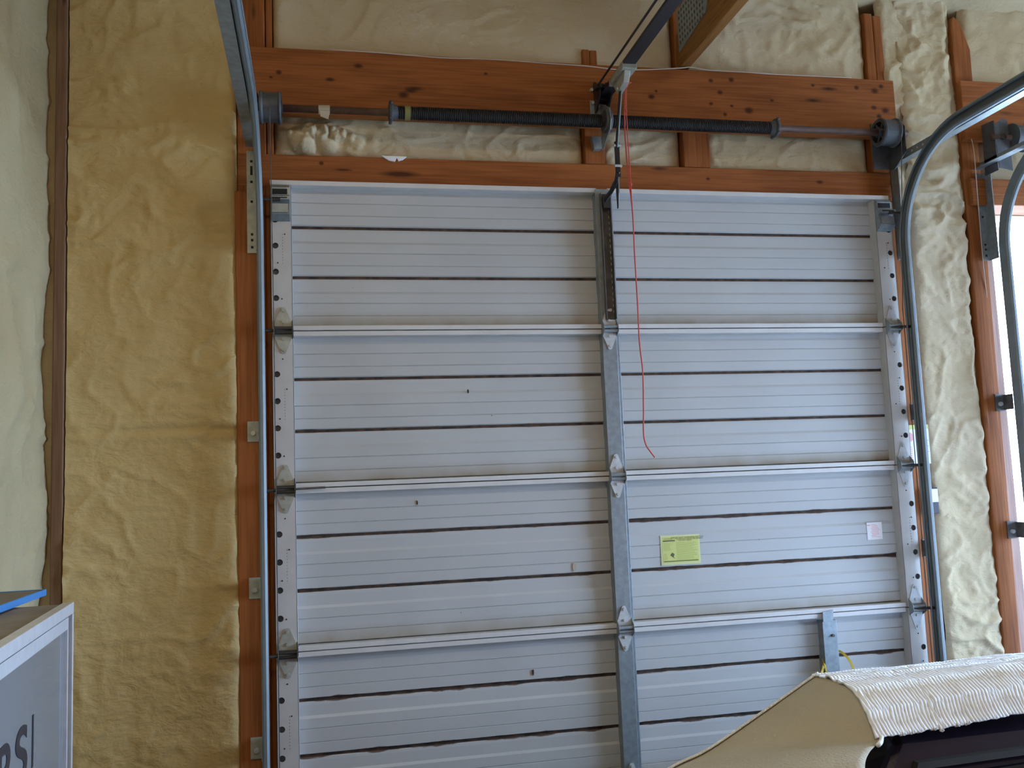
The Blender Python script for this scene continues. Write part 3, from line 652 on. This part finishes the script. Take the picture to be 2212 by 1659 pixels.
rp = thing('release_rope', 'thin red release rope hanging from the opener trolley in front of the door', 'rope', (1.07, -.26, 2.96))
pts = [(1.074, -.262, 2.955), (1.066, -.262, 2.86), (1.063, -.262, 2.76), (1.068, -.262, 2.62), (1.075, -.262, 2.50), (1.074, -.262, 2.35), (1.075, -.262, 2.18), (1.074, -.262, 2.05), (1.080, -.262, 1.95), (1.076, -.262, 1.83), (1.071, -.262, 1.74), (1.077, -.262, 1.70), (1.090, -.262, 1.678), (1.106, -.262, 1.656)]
def smooth_pts(p, n=5):
    out = []; p = [Vector(q) for q in p]
    for i in range(len(p)-1):
        a, b, c, d = p[max(i-1, 0)], p[i], p[i+1], p[min(i+2, len(p)-1)]
        for k in range(n):
            t = k/n; out.append(.5*((2*b)+(c-a)*t+(2*a-5*b+4*c-d)*t*t+(3*b-a-3*c+d)*t**3))
    return out+[p[-1]]
obj('cord', MB().tube(smooth_pts(pts), .0023, 6), 'red', rp, smooth=True)
obj('cord', MB().tube(smooth_pts([(1.076, -.268, 2.955), (1.070, -.270, 2.87), (1.071, -.268, 2.76), (1.073, -.265, 2.60), (1.075, -.262, 2.53)]), .0018, 6), 'red', rp, smooth=True)
for (x, z) in ((1.068, 2.868), (1.073, 2.603), (1.076, 2.957)):
    m_ = MB(); obj('knot', m_.tube([(x-.004, -.264, z+.004), (x, -.264, z+.005), (x+.004, -.264, z), (x, -.264, z-.005)], .0034, 6), 'red', rp)
obj('loose_end', MB().tube([(1.076, -.266, 2.957), (1.086, -.268, 2.966), (1.094, -.268, 2.970)], .0028, 6), 'red', rp)

# white cable stapled along the header beam
pts = [(.05, 3.140), (.25, 3.137), (.45, 3.131), (.65, 3.135), (.85, 3.131), (1.0, 3.129), (1.12, 3.122), (1.25, 3.128), (1.38, 3.141), (1.42, 3.146), (1.50, 3.138), (1.62, 3.139), (1.75, 3.136), (1.95, 3.137), (2.1, 3.139)]
obj('wall_cable', MB().tube(smooth_pts([(x, -.0425, z) for x, z in pts]), .0021, 6), 'wire', label='thin whitish cable stapled along the top of the header beam', category='cable', smooth=True)
obj('wall_cable', MB().tube(smooth_pts([(2.61, -.053, 2.90), (2.615, -.055, 2.83), (2.618, -.045, 2.55), (2.636, -.022, 2.3), (2.650, -.014, 2.15), (2.654, -.014, 1.9), (2.640, -.014, 1.75), (2.632, -.014, 1.5), (2.628, -.014, 1.3), (2.640, -.014, 1.1), (2.632, -.014, .9), (2.63, -.014, .3)]), .0017, 6), 'wire', label='thin pale wire running down the post beside the open doorway', category='cable', smooth=True)

# placard and switch on the right jamb
pc = obj('warning_placard', box(2.225, 2.331, -.008, -.004, 1.600, 1.752), 'white_st', label='white and red warning placard on the jamb behind the right track', category='placard')
obj('placard_stripe', box(2.225, 2.331, -.0088, -.008, 1.735, 1.752), 'yellow_st', pc)
m_ = MB().tube([(2.246, -.0088, 1.705), (2.246, -.008, 1.705)], .018, 20)
obj('red_mark', m_, 'red_ink', pc)
m_ = MB()
for k in range(8): m_.box(2.235, 2.255, -.0088, -.008, 1.665-.008*k, 1.668-.008*k)
obj('red_print', m_, 'red_ink', pc)
m_ = MB()
for k in range(3): m_.box(2.306, 2.326, -.0088, -.008, 1.690-.022*k, 1.692-.022*k)
obj('blue_print', m_, 'panel', pc, kind='stuff')
sw = obj('wall_switch', box(2.292, 2.334, -.030, -.001, 1.408, 1.508), 'box', label='small dark switch box with a white cover on the jamb beside the right track', category='switch', bevel=.003)
obj('cover', box(2.296, 2.330, -.034, -.030, 1.452, 1.502), 'white_st', sw)

# yellow strap behind the short strut
ys = thing('lift_strap', 'yellow webbing strap looped behind the short galvanised strut', 'strap', (1.83, -.03, .80))
def ribbon(pts, wd):
    m = MB(); pts = smooth_pts(pts, 6); n = len(pts)
    for k, p in enumerate(pts):
        d = (pts[min(k+1, n-1)]-pts[max(k-1, 0)]).normalized(); s_ = d.cross(Vector((0, 1, 0))).normalized()
        tw = s_*wd/2
        for a in (-1, 1):
            for b in (-1, 1): q = p+tw*a+Vector((0, .0008*b, 0)); m.v.append(tuple(q))
    for k in range(n-1):
        i = 4*k
        m.f += [(i, i+4, i+6, i+2), (i+1, i+3, i+7, i+5), (i, i+1, i+5, i+4), (i+2, i+6, i+7, i+3)]
    return m
obj('webbing', ribbon([(1.850, -.012, .925), (1.872, -.030, .922), (1.892, -.05, .895), (1.905, -.055, .855), (1.912, -.05, .80), (1.905, -.05, .70)], .009), 'strap', ys)
obj('webbing', ribbon([(1.808, -.015, .91), (1.797, -.035, .885), (1.778, -.05, .855), (1.755, -.05, .82), (1.745, -.05, .72)], .009), 'strap', ys)
obj('webbing', ribbon([(1.802, -.020, .90), (1.796, -.046, .880), (1.799, -.050, .850), (1.806, -.05, .80), (1.800, -.05, .72)], .006), 'strap', ys)

sl = thing('shop_light', 'warm tube light hanging under the ceiling above the camera', 'lamp', (-.05, -2.75, 3.72))
obj('housing', MB().box(-.70, .60, -2.84, -2.66, 3.735, 3.80), 'alu', sl, bevel=.004)
obj('chain', MB().tube([(-.55, -2.75, 3.80), (-.55, -2.75, 4.10)], .004, 6), 'dark_steel', sl); obj('chain', MB().tube([(.45, -2.75, 3.80), (.45, -2.75, 4.10)], .004, 6), 'dark_steel', sl)

# ------------------------------------------------------------------ cold drinks sign cabinet (bottom left)
cb = thing('sign_cabinet', 'aluminium-framed cabinet with black and red lettering on its grey panel by the left wall', 'cabinet', (-.578, -.827, 0))
ang = math.atan2(-.052, .698) ; cb.rotation_euler = (0, 0, 0)
RZ = Matrix.Rotation(math.atan2(.052, .698), 4, 'Z'); TR = Matrix.Translation(Vector((-.578, -.827, 0)))
def cabm(m):
    """local: y from 0 (far corner) to negative (towards the camera); x from 0 (face) to negative (wall)"""
    m.v = [tuple(TR @ RZ @ Vector(p)) for p in m.v]; return m
Lc, Hc, Dc = 1.15, 1.350, .245
obj('case', cabm(MB().box(-Dc, -.024, -Lc, 0, .02, Hc-.004)), 'cab_top', cb, bevel=.003)
obj('frame', cabm(MB().box(-.024, 0, -Lc, 0, Hc-.026, Hc)), 'alu', cb, bevel=.0015)
obj('frame', cabm(MB().box(-.024, 0, -Lc, 0, .02, .05)), 'alu', cb, bevel=.0015)
obj('frame', cabm(MB().box(-.024, 0, -.013, 0, .05, Hc-.026)), 'alu', cb, bevel=.0015)
obj('frame', cabm(MB().box(-.024, 0, -Lc, -Lc+.013, .05, Hc-.026)), 'alu', cb, bevel=.0015)
obj('frame_slot', cabm(MB().box(-.0238, -.0215, -Lc+.013, -.013, .05, Hc-.026)), 'cab_slot', cb)
fr = obj('sash', cabm(MB().box(-.016, -.006, -Lc+.05, -.032, Hc-.058, Hc-.031).box(-.016, -.006, -.041, -.032, .06, Hc-.058).box(-.016, -.006, -Lc+.05, -.032, .05, .075)), 'alu', cb, bevel=.001)
obj('sign_panel', cabm(MB().box(-.0155, -.0135, -Lc+.05, -.041, .07, Hc-.055)), 'panel', cb)
def text_mesh(tx, size):
    cu_ = bpy.data.curves.new('print', 'FONT'); cu_.body = tx; cu_.size = size; cu_.space_character = 1.0; cu_.offset = size*.02; cu_.extrude = .0006
    t_ = bpy.data.objects.new('tmp', cu_); COL.objects.link(t_); bpy.context.view_layer.update()
    me = bpy.data.meshes.new_from_object(t_.evaluated_get(bpy.context.evaluated_depsgraph_get())); bpy.data.objects.remove(t_)
    return me
yy = -.378
for ch, adv in (('I', 0), ('S', .140), ('P', .128), ('E', .085), ('P', .088)):
    yy -= adv
    me = text_mesh(ch, .140)
    xs = [v.co.x for v in me.vertices]; x0, x1 = min(xs), max(xs); wdt = {'I': .012, 'S': .098, 'P': .088, 'E': .062}[ch]
    zs_ = [v.co.y for v in me.vertices]; z0, z1 = min(zs_), max(zs_)
    for v in me.vertices:
        u = (v.co.x-x0)/(x1-x0)*wdt; zz = (v.co.y-z0)/(z1-z0)*.100
        v.co = TR @ RZ @ Vector((-.0128+v.co.z, yy+u, 1.072+zz))
    me.materials.clear(); obj('letter', me, 'letter', cb)
m_ = cabm(MB().lathe_x([(0, 0.0001), (0, .052), (-.0005, .052)], -.0128, -.735, 1.235, 28)); obj('round_mark', m_, 'logo', cb, label='red round printed mark')
ld = obj('blue_lid', MB().box(-.845, -.700, -1.5, -.622, 1.352, 1.364), 'cab_top', label='flat blue-edged board lying on top of the sign cabinet', category='board')
obj('edge', MB().box(-.700, -.694, -1.5, -.618, 1.350, 1.366).box(-.845, -.700, -.622, -.618, 1.350, 1.366), 'blue', ld, bevel=.001, label='bright blue edge strip')

# ------------------------------------------------------------------ black car under the blanket
car = thing('car', 'black car with a dark side window under the white blanket', 'car', (1.55, -1.05, 0))
body = [(-.42,.26), (-.40,.36), (-.30,.42), (.10,.49), (.42,.53), (1.0,.60), (1.6,.70), (2.3,.76), (3.1,.76), (3.62,.72), (3.72,.60), (3.72,.34), (3.5,.22), (3.32,.22)]
def arch(cx, r, n=8): return [(cx+r*math.cos(math.pi*k/n), .22+r*math.sin(math.pi*k/n)) for k in range(n+1)]
body += arch(2.98, .33) + [(2.6,.18), (.85,.18)] + arch(.38, .33) + [(-.1,.22)]
obj('body', MB().prism(body, 'y', -1.82, -.42), 'car', car, bevel=.04)
def loft(sects):
    m = MB(); n = len(sects[0])
    for s_ in sects: m.v += s_
    for k in range(len(sects)-1):
        for q in range(n): a = k*n+q; b = k*n+(q+1) % n; m.f.append((a, b, b+n, a+n))
    m.f.append(tuple(range(n))[::-1]); m.f.append(tuple((len(sects)-1)*n+q for q in range(n)))
    return m
belt = [(.80,-1.58,.56), (3.05,-1.62,.74), (3.05,-.56,.74), (1.05,-.60,.56)]
rf0 = [(1.22,-1.345,.985), (2.25,-1.36,1.00), (2.25,-.78,.90), (1.30,-.80,.86)]
rf1 = [(1.28,-1.22,1.055), (2.15,-1.22,1.06), (2.15,-1.02,1.05), (1.28,-1.02,1.045)]
obj('cabin', loft([belt, rf0, rf1]), 'car', car, bevel=.02)
def off(p, d): return (p[0], p[1]-d, p[2]+.004)
def lerp(a, b, t): return tuple(a[i]+(b[i]-a[i])*t for i in range(3))
B0, B1, T0, T1 = belt[0], belt[1], rf0[0], rf0[1]
def panel_pts(u0, u1, v0, v1, d):
    out = []
    for u, v in ((u0, v0), (u1, v0), (u1, v1), (u0, v1)): out.append(off(lerp(lerp(B0, B1, u), lerp(T0, T1, u), v), d))
    return out
for u0, u1 in ((.13, .50), (.52, .84)):
    p = panel_pts(u0, u1, .06, .84, .010); m_ = MB(); m_.v = p+[(a, b+.012, c) for a, b, c in p]; m_.f = [(0,1,2,3), (0,4,5,1), (1,5,6,2), (2,6,7,3), (3,7,4,0)]
    sg = obj('side_window', m_, 'glass', car)
p = panel_pts(.06, .95, .885, .915, .016); m_ = MB(); m_.v = p+[(a, b+.02, c) for a, b, c in p]; m_.f = [(0,1,2,3), (0,4,5,1), (1,5,6,2), (2,6,7,3), (3,7,4,0)]
obj('drip_rail', m_, 'rubber', car)
for (x, y) in ((.38, -1.74), (2.98, -1.74), (.38, -.50), (2.98, -.50)):
    wv = MB(); wv.lathe_x([(-.10, .20), (-.10, .29), (-.08, .31), (.08, .31), (.10, .29), (.10, .20)], 0, 0, 0, 28)
    wv.v = [(x-b, y+a, .31+c) for a, b, c in wv.v]
    wh = obj('wheel', wv, 'rubber', car, smooth=False)
    rim = MB().lathe_x([(-.095, 0.001), (-.095, .06), (-.07, .08), (-.07, .19), (-.10, .205), (.10, .205), (.095, .001)], 0, 0, 0, 20)
    rim.v = [(x-b, y+a, .31+c) for a, b, c in rim.v]; obj('rim', rim, 'alu', wh)

# ------------------------------------------------------------------ moving blanket
def sec_pt(s, pts):
    """point at arc length s along polyline pts of (y, z)"""
    for k in range(len(pts)-1):
        a, b = Vector(pts[k]), Vector(pts[k+1]); L_ = (b-a).length
        if s <= L_ or k == len(pts)-2: return a+(b-a)*(s/L_), (b-a)/L_
        s -= L_
def arc_smooth(p, n=8):
    out = [Vector((q.x, q.y)) for q in smooth_pts([(a, b, 0) for a, b in p], n)]
    return [(q.x, q.y) for q in out]
cross = arc_smooth([(-.60, .86), (-.76, .955), (-.95, 1.045), (-1.12, 1.094), (-1.21, 1.100), (-1.290, 1.095), (-1.335, 1.062), (-1.372, 1.005)])
LS = sum((Vector(cross[k+1])-Vector(cross[k])).length for k in range(len(cross)-1))
X0, X1 = 1.160, 2.55
nu, nv = 1000, 96; vs = []; fs = []
PIT = .0088; PER = .062
for i in range(nu+1):
    x = X0+(X1-X0)*i/nu
    hem = .012*nz(x*9, 0, 4)+.006*nz(x*50, 0, 1)+max(0, nz(x*23, 3, 7)-.42)*.10
    for j in range(nv+1):
        s = (LS+hem)*j/nv
        q, d = sec_pt(s, cross)
        ph = (s/PER) % 1; zig = (abs(ph-.5)*2-.5)*.024
        h = abs(math.sin(math.pi*(x+zig)/PIT))*.0045*(.8+.2*math.cos(4*math.pi*ph)) + .006*nz(x*5, s*6, 2) + .003*nz(x*14, s*14, 6)
        nrm = Vector((d.y, -d.x));  nrm = -nrm if nrm.y < 0 and q.y > 1.09 else nrm
        if nrm.x > 0 and s > LS*.5: nrm = -nrm
        if s <= LS*.5 and nrm.y < 0: nrm = -nrm
        edge = 1.0
        y, z = q.x+nrm.x*h, q.y+nrm.y*h
        xx = x + max(0, (q.x+1.13))*.52
        droop = -(x-1.6)*.0
        vs.append((xx, y+.040*(x-1.14), z+.002+(.045*(x-1.16) if q.y > 0 else 0)*max(0, min(1, (s/LS-.75)*6))))
for i in range(nu):
    for j in range(nv):
        a = i*(nv+1)+j; fs.append((a, a+nv+1, a+nv+2, a+1))
me = bpy.data.meshes.new('quilted_top'); me.from_pydata(vs, [], fs); me.update()
bl = obj('moving_blanket', me, 'quilt', smooth=True, label='white zigzag-quilted moving blanket with a frayed hem draped over the black car', category='blanket')
sd = bl.modifiers.new('thick', 'SOLIDIFY'); sd.thickness = .004; sd.offset = -1
# beige reverse side folded down over the windscreen corner
A = smooth_pts([(1.165,-1.13,1.098), (1.018,-1.14,1.026), (.861,-1.17,.962), (.758,-1.20,.940), (.62,-1.26,.905), (.50,-1.36,.84)], 6)
B = smooth_pts([(1.165,-1.300,1.096), (1.170,-1.335,1.062), (1.169,-1.372,1.012), (1.112,-1.425,1.004), (1.060,-1.49,.990), (1.00,-1.60,.93)], 6)
vs, fs = [], []; n = len(A); K = 26
for i in range(n):
    for j in range(K+1):
        t = j/K; p = A[i].lerp(B[i], t)
        bul = math.sin(math.pi*t)*(.018+.03*(i/n)); p = p+Vector((-.3, -.75, .55)).normalized()*bul*.6
        p += Vector((0, -1, .4))*(.006*nz(p.x*7, p.z*7, 2)+.0035*nz(p.x*22, p.z*18, 8))
        vs.append(tuple(p))
for i in range(n-1):
    for j in range(K): a = i*(K+1)+j; fs.append((a, a+1, a+K+2, a+K+1))
me = bpy.data.meshes.new('folded_flap'); me.from_pydata(vs, [], fs); me.update()
fl = obj('folded_flap', me, 'beige', bl, smooth=True, label='beige reverse side folded over the corner'); sd = fl.modifiers.new('thick', 'SOLIDIFY'); sd.thickness = .003; sd.offset = 1
# white quilted part continuing behind the fold, over the windscreen
vs, fs = [], []; n = len(A); K = 20
for i in range(n):
    Cc = A[i]+Vector((.36, .40, -.26))
    for j in range(K+1):
        t = j/K; p = A[i].lerp(Cc, t)+Vector((0, 0, .010*math.sin(math.pi*t)))
        vs.append(tuple(p))
for i in range(n-1):
    for j in range(K): a = i*(K+1)+j; fs.append((a, a+K+1, a+K+2, a+1))
me = bpy.data.meshes.new('windscreen_cover'); me.from_pydata(vs, [], fs); me.update()
wc = obj('windscreen_cover', me, 'quilt', bl, smooth=True); sd = wc.modifiers.new('thick', 'SOLIDIFY'); sd.thickness = .004
# corded edge along the fold
m_ = MB(); E_ = smooth_pts(A, 3)
for k in range(0, len(E_)-1):
    p = E_[k]; q = E_[k+1]
    for t in (0, .5):
        c = p.lerp(q, t); m_.tube([c+Vector((-.002, .004, .001)), c+Vector((.003, -.004, .007))], .0028, 6)
obj('quilted_edge', m_, 'quilt', bl, kind='stuff')
m_ = MB().tube([p+Vector((.004, -.004, 0)) for p in B[:16]], .005, 6); obj('corner_binding', m_, 'quilt', bl, smooth=True)
